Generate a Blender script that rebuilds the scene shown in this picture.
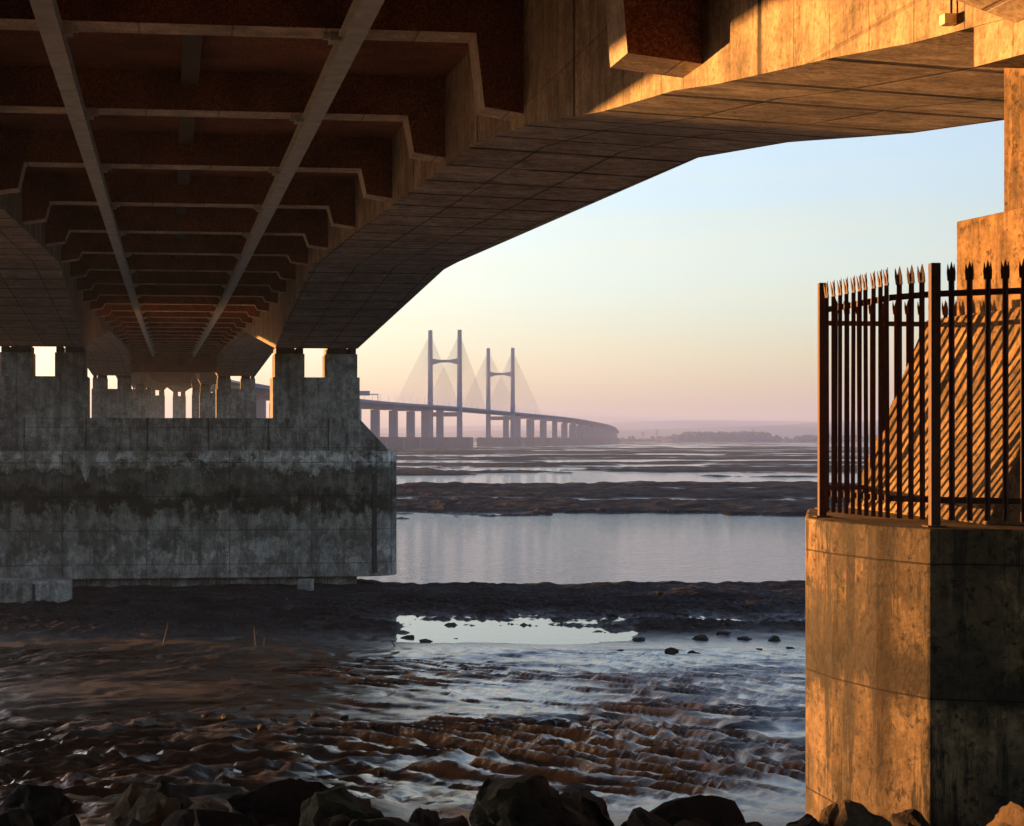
import bpy, bmesh, math, random
import numpy as np
from mathutils import Vector, noise as mnoise
for o in list(bpy.data.objects): bpy.data.objects.remove(o)
scn = bpy.context.scene
COL = scn.collection
R = math.radians
random.seed(7)

# ------------------------------------------------------------------ camera, sky, sun, exposure
cam = bpy.data.objects.new('camera', bpy.data.cameras.new('camera'))
COL.objects.link(cam); scn.camera = cam
cam.location = (0, 0, 0); cam.rotation_euler = (R(90), 0, 0)
cam.data.sensor_width = 36; cam.data.lens = 1700*36/1024
cam.data.shift_x = 132/1024; cam.data.shift_y = 26/1024
cam.data.clip_start = .1; cam.data.clip_end = 60000

SUN_AZ, SUN_EL = 50.0, 3.2            # degrees left of the view axis, degrees above the horizon
w = bpy.data.worlds.new('World'); scn.world = w; w.use_nodes = True
nt = w.node_tree; bg = nt.nodes['Background']
sky = nt.nodes.new('ShaderNodeTexSky'); sky.sky_type = 'NISHITA'; sky.sun_disc = False
sky.sun_elevation = R(SUN_EL); sky.sun_rotation = R(-SUN_AZ)
sky.air_density = 1.0; sky.dust_density = 1.6; sky.ozone_density = 2.5; sky.altitude = 0
hs = nt.nodes.new('ShaderNodeHueSaturation'); hs.inputs['Saturation'].default_value = .7; hs.inputs['Hue'].default_value = .503
nt.links.new(sky.outputs[0], hs.inputs['Color'])
# thin high streaks of cloud
tc = nt.nodes.new('ShaderNodeTexCoord'); mp = nt.nodes.new('ShaderNodeMapping'); mp.inputs['Scale'].default_value = (2.2, 2.2, 26); mp.inputs['Rotation'].default_value = (0, .05, 0)
cn = nt.nodes.new('ShaderNodeTexNoise'); cn.inputs['Scale'].default_value = 1.6; cn.inputs['Detail'].default_value = 5; cn.inputs['Roughness'].default_value = .55
cr_ = nt.nodes.new('ShaderNodeValToRGB'); cr_.color_ramp.elements[0].position = .42; cr_.color_ramp.elements[0].color = (.95, .975, 1.05, 1); cr_.color_ramp.elements[1].position = .72; cr_.color_ramp.elements[1].color = (1.05, .97, .92, 1)
cm = nt.nodes.new('ShaderNodeMix'); cm.data_type = 'RGBA'; cm.blend_type = 'MULTIPLY'; cm.inputs[0].default_value = 1
nt.links.new(tc.outputs['Generated'], mp.inputs[0]); nt.links.new(mp.outputs[0], cn.inputs['Vector']); nt.links.new(cn.outputs['Fac'], cr_.inputs[0])
nt.links.new(hs.outputs[0], cm.inputs[6]); nt.links.new(cr_.outputs[0], cm.inputs[7])
nt.links.new(cm.outputs[2], bg.inputs[0]); bg.inputs[1].default_value = .112

sl = bpy.data.lights.new('sun', 'SUN'); so = bpy.data.objects.new('sun', sl); COL.objects.link(so)
sl.energy = 3.3; sl.angle = R(.5); sl.color = (1, .43, .12)
tosun = Vector((-math.sin(R(SUN_AZ))*math.cos(R(SUN_EL)), math.cos(R(SUN_AZ))*math.cos(R(SUN_EL)), math.sin(R(SUN_EL))))
so.rotation_euler = tosun.to_track_quat('Z', 'Y').to_euler(); so.location = (-60, 40, 40)
vs = scn.view_settings
vs.view_transform = 'Standard'; vs.look = 'None'; vs.gamma = 1; vs.use_curve_mapping = False
vs.exposure = 2.65
scn.cycles.max_bounces = 6; scn.cycles.volume_bounces = 0
scn.cycles.volume_step_rate = 10; scn.cycles.volume_max_steps = 32

# ------------------------------------------------------------------ node helpers
TH = math.atan((380-169)/1700); CT, ST = math.cos(TH), math.sin(TH)     # heading of the viaduct
class N:
    def __init__(s, name):
        s.m = bpy.data.materials.new(name); s.m.use_nodes = True
        s.t = s.m.node_tree; s.b = s.t.nodes['Principled BSDF']
    def n(s, typ, **kw):
        x = s.t.nodes.new(typ)
        for k, v in kw.items():
            if k.startswith('i_'): x.inputs[k[2:].replace('_', ' ')].default_value = v
            else: setattr(x, k, v)
        return x
    def l(s, a, b): s.t.links.new(a, b)
    def val(s, sock, v):
        if hasattr(v, 'is_linked'): s.l(v, sock)
        else: sock.default_value = v
    def math(s, op, a, b=0., c=None, clamp=False):
        x = s.n('ShaderNodeMath', operation=op); x.use_clamp = clamp
        s.val(x.inputs[0], a); s.val(x.inputs[1], b)
        if c is not None: s.val(x.inputs[2], c)
        return x.outputs[0]
    def mix(s, fac, a, b, blend='MIX'):
        x = s.n('ShaderNodeMix', data_type='RGBA', blend_type=blend)
        s.val(x.inputs[0], fac)
        for i, v in ((6, a), (7, b)):
            if isinstance(v, tuple): v = (*v[:3], 1)
            s.val(x.inputs[i], v)
        return x.outputs[2]
    def ramp(s, fac, stops):
        x = s.n('ShaderNodeValToRGB'); e = x.color_ramp.elements
        while len(e) < len(stops): e.new(.5)
        for i, (p, c) in enumerate(stops):
            e[i].position = p
            e[i].color = (c, c, c, 1) if not isinstance(c, tuple) else (*c[:3], 1)
        s.l(fac, x.inputs[0]); return x.outputs[0]
    def noise(s, vec, scale, detail=4, rough=.55, dist=0):
        x = s.n('ShaderNodeTexNoise'); x.inputs['Scale'].default_value = scale
        x.inputs['Detail'].default_value = detail; x.inputs['Roughness'].default_value = rough
        x.inputs['Distortion'].default_value = dist
        s.l(vec, x.inputs['Vector']); return x.outputs['Fac']
    def mapv(s, vec, sc=(1, 1, 1), rot=(0, 0, 0), loc=(0, 0, 0)):
        x = s.n('ShaderNodeMapping'); s.l(vec, x.inputs[0])
        x.inputs['Scale'].default_value = sc; x.inputs['Rotation'].default_value = rot; x.inputs['Location'].default_value = loc
        return x.outputs[0]
    def bump(s, h, strength, dist=.02, normal=None):
        x = s.n('ShaderNodeBump'); x.inputs['Strength'].default_value = strength; x.inputs['Distance'].default_value = dist
        s.l(h, x.inputs['Height'])
        if normal is not None: s.l(normal, x.inputs['Normal'])
        return x.outputs[0]

def concrete(name, base, joints=(), tide=None, streak=.5, blotch=.5, spots=.0, bump=.5, seed=0., white=None, bands=None, drip=0., grime=0.):
    """mottled concrete; joints: (axis, period, offset, width, darkness); tide: colour stops by world height"""
    k = N(name); pos = k.n('ShaderNodeNewGeometry').outputs['Position']
    q = k.mapv(pos, rot=(0, 0, -TH))
    q2 = k.mapv(q, loc=(seed, seed*.7, seed*1.3))
    big = k.noise(q2, .35, 5, .6); med = k.noise(q2, 1.7, 6, .65); fine = k.noise(q2, 14, 5, .6)
    st = k.noise(k.mapv(q2, sc=(2.2, 2.2, .16)), 1.0, 6, .65)
    col = base
    if tide:
        z = k.n('ShaderNodeSeparateXYZ'); k.l(q, z.inputs[0])
        zz = k.math('ADD', z.outputs[2], k.math('MULTIPLY', k.math('SUBTRACT', k.noise(k.mapv(q2, sc=(1, 1, .7)), .55, 8, .72), .5), tide['wob']))
        f = k.math('DIVIDE', k.math('SUBTRACT', zz, tide['lo']), tide['hi']-tide['lo'], clamp=True)
        col = k.ramp(f, tide['stops'])
    lite = k.ramp(big, [(.34, 1-blotch*.7), (.66, 1.15)])
    col = k.mix(1, col, lite, 'MULTIPLY')
    col = k.mix(1, col, k.ramp(st, [(.36, 1-streak), (.52, .95), (.68, 1.2)]), 'MULTIPLY')
    col = k.mix(1, col, k.ramp(med, [(.36, 1-blotch*.75), (.58, 1.08)]), 'MULTIPLY')
    if white:          # lime bloom in a band of heights
        zs_ = k.n('ShaderNodeSeparateXYZ'); k.l(q, zs_.inputs[0])
        bd = k.math('SUBTRACT', 1., k.math('DIVIDE', k.math('ABSOLUTE', k.math('SUBTRACT', zs_.outputs[2], white[0])), white[1], clamp=True))
        wn = k.ramp(k.noise(k.mapv(q2, sc=(1, 1, 1.6)), 1.0, 8, .72), [(.46, 0.), (.52, 1.)])
        col = k.mix(k.math('MULTIPLY', k.math('MULTIPLY', bd, wn), .8, clamp=True), col, white[2])
    if drip:           # dark runs of water stain
        dn = k.noise(k.mapv(q2, sc=(3.2, 3.2, .3)), 1., 7, .75)
        col = k.mix(k.math('MULTIPLY', k.ramp(dn, [(.52, 0.), (.58, 1.)]), drip), col, (.014, .013, .011))
    if bands:           # one dark vertical band around a world x position, fading out downwards
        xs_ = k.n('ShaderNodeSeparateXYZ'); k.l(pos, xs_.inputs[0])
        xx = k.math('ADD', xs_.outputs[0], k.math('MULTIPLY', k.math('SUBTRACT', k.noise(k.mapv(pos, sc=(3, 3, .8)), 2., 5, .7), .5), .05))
        rm = k.math('SUBTRACT', 1., k.math('DIVIDE', k.math('ABSOLUTE', k.math('SUBTRACT', xx, bands[0])), bands[1], clamp=True))
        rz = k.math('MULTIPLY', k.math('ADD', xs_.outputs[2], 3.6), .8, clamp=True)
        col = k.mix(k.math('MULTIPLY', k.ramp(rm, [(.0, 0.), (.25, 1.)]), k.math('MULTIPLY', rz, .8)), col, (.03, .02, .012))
    if grime:          # broad patches of dark dirt and algae
        gn_ = k.noise(k.mapv(q2, sc=(1, 1, .6), loc=(7, 3, 1)), .8, 9, .74, .3)
        col = k.mix(k.math('MULTIPLY', k.ramp(gn_, [(.48, 0.), (.53, 1.)]), grime), col, (.05, .042, .03))
    if spots:
        sp = k.noise(q2, 9, 6, .75)
        col = k.mix(k.math('MULTIPLY', k.ramp(sp, [(.53, 0.), (.62, 1.)]), spots), col, (.015, .013, .01))
    col = k.mix(1, col, k.ramp(fine, [(.35, .72), (.65, 1.15)]), 'MULTIPLY')
    hgt = k.math('ADD', k.math('MULTIPLY', fine, .5), k.math('MULTIPLY', med, .6))
    if joints:
        s = k.n('ShaderNodeSeparateXYZ'); k.l(q, s.inputs[0])
        for ax, per, off, wid, dark in joints:
            c = k.math('ADD', s.outputs[ax], k.math('MULTIPLY', k.math('SUBTRACT', med, .5), .03))
            f = k.math('FRACT', k.math('DIVIDE', k.math('SUBTRACT', c, off), per))
            d = k.math('MULTIPLY', k.math('ABSOLUTE', k.math('SUBTRACT', f, .5)), per)     # metres from the joint
            m = k.math('SUBTRACT', 1., k.math('DIVIDE', d, wid, clamp=True), clamp=True)
            m = k.math('MULTIPLY', k.ramp(m, [(0., 0.), (.5, 1.)]), k.ramp(k.noise(q2, .8, 3), [(.35, .6), (.55, 1.)]))
            col = k.mix(k.math('MULTIPLY', m, dark), col, (.012, .01, .009))
            hgt = k.math('SUBTRACT', hgt, k.math('MULTIPLY', m, 1.2))
    k.l(col, k.b.inputs['Base Color']); k.b.inputs['Roughness'].default_value = .88
    k.b.inputs['Specular IOR Level'].default_value = .25
    k.l(k.bump(hgt, bump, .03), k.b.inputs['Normal'])
    return k.m

def plain(name, col, rough=.6, metal=0., var=.35, scale=6., bump=.2):
    k = N(name); pos = k.n('ShaderNodeNewGeometry').outputs['Position']
    a = k.noise(pos, scale, 5, .65)
    k.l(k.mix(1, col, k.ramp(a, [(.3, 1-var), (.7, 1+var*.6)]), 'MULTIPLY'), k.b.inputs['Base Color'])
    k.b.inputs['Roughness'].default_value = rough; k.b.inputs['Metallic'].default_value = metal
    k.l(k.bump(k.noise(pos, scale*5, 4), bump, .01), k.b.inputs['Normal'])
    return k.m

M = {}
GREY = (.30, .275, .245)
M['web'] = concrete('board_marked_concrete', (.56, .44, .29), [(1, 9.75, 35-.0, .09, .95), (1, 1.08, .3, .02, .3), (2, 2.6, .4, .025, .3)], streak=.22, blotch=.5, spots=.45, drip=.3, grime=.15)
M['soffit'] = concrete('girder_soffit_concrete', (.6, .51, .41), [(1, 3.25, .25, .19, 1.), (0, 1.9, .35, .05, .8), (1, .54, 0, .02, .25)], drip=.25, grime=.2, streak=.2, blotch=.5, spots=.5)
M['rib_edge'] = concrete('pale_rib_concrete', (.72, .6, .46), [(0, 1.9, .35, .03, .5)], streak=.2, blotch=.4)
M['brown'] = None
k = N('rust_brown_speckled_soffit'); pos = k.n('ShaderNodeNewGeometry').outputs['Position']
a = k.noise(pos, 22, 4, .85); b = k.noise(pos, .5, 4, .6)
col = k.ramp(a, [(.36, (.06, .021, .014)), (.5, (.25, .082, .045)), (.62, (.52, .23, .12))])
col = k.mix(1, col, k.ramp(b, [(.3, .45), (.7, 1.25)]), 'MULTIPLY')
k.l(col, k.b.inputs['Base Color']); k.b.inputs['Roughness'].default_value = .9
k.l(k.bump(a, .5, .02), k.b.inputs['Normal']); M['brown'] = k.m
TP = dict(lo=-9.6, hi=-.7, wob=7.0, stops=[(.0, (0.368, 0.346, 0.300)), (.245, (0.410, 0.384, 0.334)), (.265, (0.232, 0.218, 0.189)), (.40, (0.287, 0.270, 0.227)), (.50, (0.246, 0.233, 0.193)), (.56, (0.034, 0.035, 0.020)), (.64, (0.028, 0.028, 0.017)),
          (.72, (0.163, 0.156, 0.120)), (.80, (0.178, 0.167, 0.137)), (.84, (0.056, 0.056, 0.040)), (.885, (0.383, 0.353, 0.295)), (.96, (0.547, 0.506, 0.431))])
M['pier_base'] = concrete('tide_stained_concrete', GREY, [(0, 5.6, 1.3, .04, .65), (2, 2.3, -7.35, .035, .6)], tide=TP, streak=.15, blotch=.5, spots=.4, bump=.7, white=(-1.3, .8, (.75, .74, .7)), drip=.28, grime=.55)
M['pier_tier'] = concrete('weathered_grey_concrete', (.38, .36, .325), [(0, 4.1, .6, .06, .85), (2, 1.4, .1, .03, .5)], streak=.3, blotch=.6, spots=.4, bump=.6, drip=.45, grime=.5)
M['column'] = concrete('pier_column_concrete', (.4, .38, .34), [(0, 2.9, .0, .03, .5)], streak=.25, blotch=.6, spots=.3, drip=.35, grime=.3)
TN = dict(lo=-4.0, hi=-.75, wob=3.0, stops=[(.0, (.10, .072, .04)), (.2, (.24, .165, .085)), (.40, (.34, .235, .12)), (.47, (.07, .05, .03)), (.54, (.05, .038, .025)), (.60, (.15, .105, .056)), (.68, (.34, .235, .12)), (.8, (.42, .28, .14)), (1, (.38, .26, .135))])
M['near_base'] = concrete('ochre_stained_pier_concrete', GREY, [(2, 1.203, -1.7155, .009, .8)], tide=TN, streak=.3, blotch=.6, spots=.85, bump=.8, seed=5., drip=.85, bands=(4.63, .06), grime=.7)
M['near_col'] = concrete('ochre_column_concrete', (.46, .29, .13), streak=.35, blotch=.6, spots=.7, bump=.6, seed=9., drip=.4, grime=.35)
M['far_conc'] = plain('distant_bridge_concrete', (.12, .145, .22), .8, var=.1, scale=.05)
M['far_dark'] = plain('distant_caisson_concrete', (.11, .11, .12), .85, var=.2, scale=.05)
M['cable'] = plain('stay_cable_sheath', (.3, .28, .28), .5)
M['rail'] = plain('grey_green_painted_steel', (.6, .62, .54), .5, 0., .3, 2)
M['fence'] = plain('rust_brown_galvanised_steel', (.075, .022, .014), .7, .1, .5, 9)
M['tray'] = plain('dull_cable_tray_steel', (.09, .075, .05), .7)
M['black'] = plain('black_rubber_bearing', (.02, .02, .02), .7)
M['box'] = plain('pale_junction_box_plastic', (.8, .72, .5), .5, var=.1)
M['stick'] = plain('dry_driftwood', (.1, .065, .035), .8)
M['hull'] = plain('dark_van_paint', (.05, .05, .07), .4)

def rockmat(name, col, moss=None, seed=0):
    k = N(name); pos = k.n('ShaderNodeNewGeometry').outputs['Position']; q = k.mapv(pos, loc=(seed, seed, 0))
    a = k.noise(q, 2.3, 7, .7); b = k.noise(q, 16, 5, .7); c = k.mix(1, col, k.ramp(a, [(.28, .35), (.7, 1.5)]), 'MULTIPLY')
    c = k.mix(1, c, k.ramp(b, [(.3, .6), (.7, 1.3)]), 'MULTIPLY')
    if moss:
        c = k.mix(k.ramp(k.noise(q, 1.6, 5, .7), [(.46, 0.), (.58, .85)]), c, moss)
    k.l(c, k.b.inputs['Base Color']); k.b.inputs['Roughness'].default_value = .8; k.b.inputs['Specular IOR Level'].default_value = .12
    k.l(k.bump(k.math('ADD', a, k.math('MULTIPLY', b, .45)), .9, .06), k.b.inputs['Normal'])
    return k.m
M['rock'] = rockmat('dark_brown_rock', (.02, .014, .010))
M['rock_moss'] = rockmat('mossy_rock', (.024, .017, .011), (.02, .03, .006), 4)
M['rock_wet'] = rockmat('black_seaweed_rock', (.022, .021, .02), None, 8)
M['rock_ochre'] = rockmat('ochre_rock', (.085, .055, .028), None, 12)

# ------------------------------------------------------------------ mesh helpers
class MB:
    def __init__(s): s.v = []; s.f = []; s.m = []
    def add(s, vs, fs, mi=0):
        o = len(s.v); s.v += [tuple(p) for p in vs]
        for q in fs: s.f.append(tuple(i+o for i in q)); s.m.append(mi)
    def hexa(s, lo, hi, mi=0):
        """lo, hi: four corner points each (same winding)"""
        n = len(lo); fs = [tuple(reversed(range(n))), tuple(range(n, 2*n))]
        for i in range(n): j = (i+1) % n; fs.append((i, j, n+j, n+i))
        s.add(list(lo)+list(hi), fs, mi)
    def prism(s, poly, z0, z1, mi=0, poly1=None):
        s.hexa([(x, y, z0) for x, y in poly], [(x, y, z1) for x, y in (poly1 or poly)], mi)
    def tube(s, a, b, r, n=6, mi=0, r2=None):
        a, b = Vector(a), Vector(b); d = (b-a).normalized()
        x = d.orthogonal().normalized(); y = d.cross(x)
        r2 = r if r2 is None else r2
        c = [(math.cos(2*math.pi*i/n), math.sin(2*math.pi*i/n)) for i in range(n)]
        s.hexa([a+(x*p+y*q)*r for p, q in c], [b+(x*p+y*q)*r2 for p, q in c], mi)
    def build(s, name, mats, parent=None, bevel=0, smooth=False):
        org = Vector(parent.matrix_world.translation) if parent and parent.type == 'EMPTY' else Vector((0, 0, 0))
        base = ORG.get(parent.name, Vector((0, 0, 0))) if parent else Vector((0, 0, 0))
        me = bpy.data.meshes.new(name)
        me.from_pydata([tuple(Vector(p)-base) for p in s.v], [], s.f)
        for m in (mats if isinstance(mats, (list, tuple)) else [mats]): me.materials.append(m)
        me.polygons.foreach_set('material_index', s.m)
        bm = bmesh.new(); bm.from_mesh(me); bmesh.ops.recalc_face_normals(bm, faces=bm.faces); bm.to_mesh(me); bm.free()
        if smooth: me.polygons.foreach_set('use_smooth', [True]*len(me.polygons))
        o = bpy.data.objects.new(name, me); COL.objects.link(o); o.parent = parent
        ORG[o.name] = base
        if bevel:
            md = o.modifiers.new('bevel', 'BEVEL'); md.width = bevel; md.segments = 2; md.limit_method = 'ANGLE'; md.angle_limit = R(35)
        return o
ORG = {}
def tag(o, label=None, cat=None, group=None, kind=None):
    if label: o['label'] = label
    if cat: o['category'] = cat
    if group: o['group'] = group
    if kind: o['kind'] = kind
    return o
def thing(name, loc, label, cat, group=None):
    o = bpy.data.objects.new(name, None); COL.objects.link(o); o.location = loc
    o.empty_display_size = .3; ORG[o.name] = Vector(loc)
    return tag(o, label, cat, group)
def B(u, v, z):
    if u > 520: v += 1.5e-4*(u-520)**2
    return (-u*ST+v*CT, u*CT+v*ST, z)   # viaduct frame (along, across, up) -> world
def boxuv(mb, u0, u1, v0, v1, z0, z1, mi=0):
    mb.hexa([B(u0, v0, z0), B(u0, v1, z0), B(u1, v1, z0), B(u1, v0, z0)], [B(u0, v0, z1), B(u0, v1, z1), B(u1, v1, z1), B(u1, v0, z1)], mi)

# numpy value noise
_rng = np.random.RandomState(3); _T = _rng.rand(256, 256)
def vn(x, y):
    xi = np.floor(x).astype(int); yi = np.floor(y).astype(int); fx = x-xi; fy = y-yi
    fx = fx*fx*fx*(fx*(fx*6-15)+10); fy = fy*fy*fy*(fy*(fy*6-15)+10)
    a = _T[xi & 255, yi & 255]; b = _T[(xi+1) & 255, yi & 255]; c = _T[xi & 255, (yi+1) & 255]; d = _T[(xi+1) & 255, (yi+1) & 255]
    return (a*(1-fx)+b*fx)*(1-fy)+(c*(1-fx)+d*fx)*fy
def fbm(x, y, o=5, g=.5):
    t = 0; a = 1; n = 0
    for i in range(o):
        t = t+a*vn(x+17.3*i, y+9.1*i); n += a; a *= g; x = x*2.03; y = y*2.03
    return t/n
def sst(a, b, x):
    t = np.clip((x-a)/(b-a), 0, 1); return t*t*(3-2*t)

# ------------------------------------------------------------------ ground, water
WZ = -10.25
def axis(segs):
    out = [segs[0][0]]
    for a, b, s0, s1 in segs:
        x = a
        L = abs(b-a); sg = 1 if b > a else -1
        d = 0
        while d < L-1e-6:
            st = s0+(s1-s0)*(d/L); d = min(L, d+st); out.append(a+sg*d)
    return np.array(sorted(set(np.round(out, 4))))
Ys = axis([(-60, 12, 3, 1), (12, 28, .3, .15), (28, 86, .15, .15), (86, 128, .2, .2), (128, 235, .7, .9), (235, 420, 1.0, 1.8), (420, 1100, 4, 12), (1100, 4000, 25, 60), (4000, 16000, 100, 800)])
xr = axis([(22, 60, .25, 1.2), (60, 260, 1.5, 5), (260, 1200, 10, 60), (1200, 12000, 120, 1000)])
Xs = np.concatenate([-xr[::-1], axis([(-22, 22, .16, .16)])[1:-1], xr])
X, Y = np.meshgrid(Xs, Ys)
def ground(X, Y, full=False):
    yb = [-60, 0, 10, 15, 19, 26, 34, 50, 70, 84, 90, 97, 103, 108, 115, 120, 127, 200, 260, 300]
    zb = [-1.6, -1.7, -2.6, -3.75, -4.6, -6.0, -7.0, -8.3, -9.55, -10.12, -10.5, -10.3, -9.95, -9.8, -9.72, -10.4, -11.6, -11.6, -11.6, -11.6]
    wob = (fbm(X*.09+3, Y*.09, 3)-.5)*4*sst(60, 84, Y)
    h = np.interp(Y+wob, yb, zb)
    right = sst(-8, 3, X)
    # dark weedy shelf in front of the far pier, left of the pool
    shelf = sst(84, 92, Y)*(1-sst(122, 128, Y))*(1-sst(-1.0, 3.0, X+(fbm(X*.3, Y*.3, 3)-.5)*5))
    h = h*(1-shelf)+(-10.05+.22*(fbm(X*.5, Y*.5, 4)-.5))*shelf
    # bank of gravel beyond the pool
    rough = sst(84, 93, Y)*(1-sst(118, 124, Y))
    h = h+rough*((fbm(X*.6, Y*.6, 6, .62)-.5)*.6+(fbm(X*2.2, Y*2.2, 3, .7)-.5)*.4*sst(112, 102, Y))
    # the tail of the pool narrows to the right
    h = h+.62*sst(9.5, 15, X+(fbm(X*.3+2, Y*.3, 4)-.5)*5)*np.exp(-((Y-91)/4.5)**2)*(.55+.5*fbm(X*.5, Y*.5, 4))
    # rills in the near mud
    mud = sst(24, 32, Y)*(1-sst(80, 91, Y))
    wx = (fbm(X*.12+5, Y*.12, 4)-.5)*7; wy = (fbm(X*.12+50, Y*.12+9, 4)-.5)*7
    small = (fbm(X*.8, Y*.8, 6, .65)-.5)*1.3
    bR = (X+wx)*.80+(Y+wy)*.60; aR = -(X+wx)*.60+(Y+wy)*.80
    bL = (X+wx*1.4)*.93-(Y+wy*1.4)*.37; aL = (X+wx)*.37+(Y+wy)*.93
    p1 = bR/1.45+small*.12+(fbm(X*.22+31, Y*.22, 3)-.5)*2.2
    s1 = p1-np.floor(p1); r1 = np.where(s1 < .24, sst(0, .24, s1), (1-sst(.24, 1.0, s1))**1.3)
    p2 = bL/2.3+small*.12+(fbm(X*.2+61, Y*.2, 3)-.5)*2.4
    s2 = p2-np.floor(p2); r2 = np.where(s2 < .24, sst(0, .24, s2), (1-sst(.24, 1.0, s2))**1.3)
    grit = (fbm(X*4.2+11, Y*4.2, 3, .7)-.5)
    fR = 1-np.clip(np.abs(2*fbm(bR*.75, aR*.16, 5, .55)-1)*3.2, 0, 1)         # thin branching creases along the flow
    fR2 = 1-np.clip(np.abs(2*fbm(bR*1.6+9, aR*.4+4, 4, .6)-1)*3.0, 0, 1)
    fL = 1-np.clip(np.abs(2*fbm(bL*.36+3, aL*.07, 4, .5)-1)*3.0, 0, 1)
    fL2 = 1-np.clip(np.abs(2*fbm(bL*1.3+40, aL*.35, 4, .6)-1)*3.0, 0, 1)
    left = 1-sst(-6, 0, X+(Y-50)*.08+(fbm(X*.2, Y*.2, 3)-.5)*6)
    amp1 = .06+.17*sst(.40, .60, fbm(X*.10+20, Y*.07+3, 3))*sst(78, 58, Y)
    calm = np.exp(-(((X+8+(Y-58)*.14)/6.5)**2+((Y-63)/13)**2))
    near = sst(58, 42, Y)
    rip = left*(r2*.12*(1-.7*calm))+grit*.16*((1-left)*sst(.45, .9, r1)*amp1*4+left*sst(.45, .9, r2)*.6*(1-calm))+(1-left)*(r1*amp1+fR*.07-fR2*.035)+left*(-.20*fL*(1-.6*calm)+(.05+.16*near)*fL2*(1-.9*calm))
    h = h+mud*(rip*sst(86, 78, Y)-.06+(fbm(X*.3, Y*.3, 4)-.5)*.16*(1-.7*calm*left)+(fbm(X*3.1, Y*3.1, 4, .65)-.5)*(.025+.04*near+.12*near*left)*(1-.3*calm*left)+calm*left*(fbm(X*1.1+3, Y*2.6, 4, .6)-.5)*.09)
    wet = mud*((1-left)*np.clip(1.0-.65*sst(.5, .95, r1)*sst(.05, .16, amp1)-.4*fR2*r1+.35*(fbm(X*.25, Y*.12, 4)-.5)*2, 0, 1)+left*np.clip(sst(.35, .7, fL)*(1-.45*calm)+.95*(1-sst(.12, .5, r2))*(1-.8*calm)+.1, 0, 1))
    # pebbly bank
    h = h+sst(30, 22, Y)*sst(8, 12, Y)*(fbm(X*1.2, Y*1.2, 4)-.5)*.5
    # unseen bank added left of the camera to shade the foreground boulders
    h = np.maximum(h, h+(-1.35+(fbm(X*.5, Y*.5, 3)-.5)*.9-h)*sst(-11.5, -14.5, X+(fbm(X*.3, Y*.3, 3)-.5)*2)*sst(31.8, 29.3, Y+(fbm(X*.4+7, Y*.4, 3)-.5)*2))
    # tidal flats beyond the river
    flat = sst(211, 219, Y+(fbm(X*.03, Y*.04, 6, .6)-.5)*110)
    n1 = fbm(X*.02+2, Y*.035+7, 7, .6); n2 = fbm(X*.006+30, Y*.016+3, 6, .55)
    nn = .5+1.9*(.6*n1+.4*n2-.5)
    cover = np.interp(Y, [215, 235, 260, 300, 330, 365, 400, 470, 560, 800, 1000, 1150, 1900, 2600, 4200], [.34, .33, .30, .32, .32, .42, .52, .57, .55, .57, .52, .42, .45, .60, .60])
    for (xa, xb, ya, yb_) in ((34, 56, 276, 292), (24, 37, 211, 221), (1, 24, 335, 372), (62, 74, 284, 294), (60, 90, 338, 352)):
        q = np.maximum(np.abs(X-(xa+xb)/2)/((xb-xa)/2), np.abs(Y-(ya+yb_)/2)/((yb_-ya)/2)); nn = nn-.62*np.exp(-(q**3)*.8)*sst(.40, .56, fbm(X*.09+4, Y*.16, 4))
    hf = WZ+np.clip((nn-cover)*3.4, -1.2, .45)+(fbm(X*.3, Y*.3, 5, .6)-.5)*1.1*sst(900, 400, Y)
    h = h*(1-flat)+hf*flat
    # far shore
    land = sst(5200, 5600, Y+(fbm(X*.002, Y*.001, 3)-.5)*500)
    h = h*(1-land)+(-4+6*fbm(X*.002+9, Y*.002, 3))*land
    return (h, wet) if full else h
Z, WET = ground(X, Y, True)
ny, nx = X.shape
co = np.stack([X, Y, Z], -1).reshape(-1, 3)
idx = np.arange(nx*ny).reshape(ny, nx)
fc = np.stack([idx[:-1, :-1], idx[:-1, 1:], idx[1:, 1:], idx[1:, :-1]], -1).reshape(-1, 4)
me = bpy.data.meshes.new('ground')
me.vertices.add(len(co)); me.vertices.foreach_set('co', co.ravel())
me.loops.add(fc.size); me.loops.foreach_set('vertex_index', fc.ravel().astype(np.int32))
me.polygons.add(len(fc)); me.polygons.foreach_set('loop_start', np.arange(0, fc.size, 4, dtype=np.int32))
me.polygons.foreach_set('use_smooth', np.ones(len(fc), dtype=bool))
me.update()
# how stony each spot is (gravel bank / weedy shelf / far flats), a property of the surface itself
XX, YY = X.ravel(), Y.ravel()
stone = sst(84, 91, YY+(fbm(XX*.25, YY*.25, 4)-.5)*8)
stone = np.maximum(stone, sst(27, 20, YY))
at = me.attributes.new('stony', 'FLOAT', 'POINT'); at.data.foreach_set('value', stone.astype(np.float32))
drier = np.exp(-(((XX+8+(YY-58)*.14)/6.5)**2+((YY-63)/13)**2))*(1-stone)
drier = np.maximum(drier, .85*sst(50, 40, YY)*sst(2, -4, XX)*fbm(XX*.3, YY*.3, 3)*1.3)
at = me.attributes.new('wet', 'FLOAT', 'POINT'); at.data.foreach_set('value', WET.ravel().astype(np.float32))
at = me.attributes.new('drier', 'FLOAT', 'POINT'); at.data.foreach_set('value', np.clip(drier, 0, 1).astype(np.float32))
go = bpy.data.objects.new('ground', me); COL.objects.link(go); tag(go, kind='structure')
k = N('tidal_mud_and_gravel'); pos = k.n('ShaderNodeNewGeometry').outputs['Position']
sa = k.n('ShaderNodeAttribute', attribute_name='stony').outputs['Fac']; da = k.n('ShaderNodeAttribute', attribute_name='drier').outputs['Fac']
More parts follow.
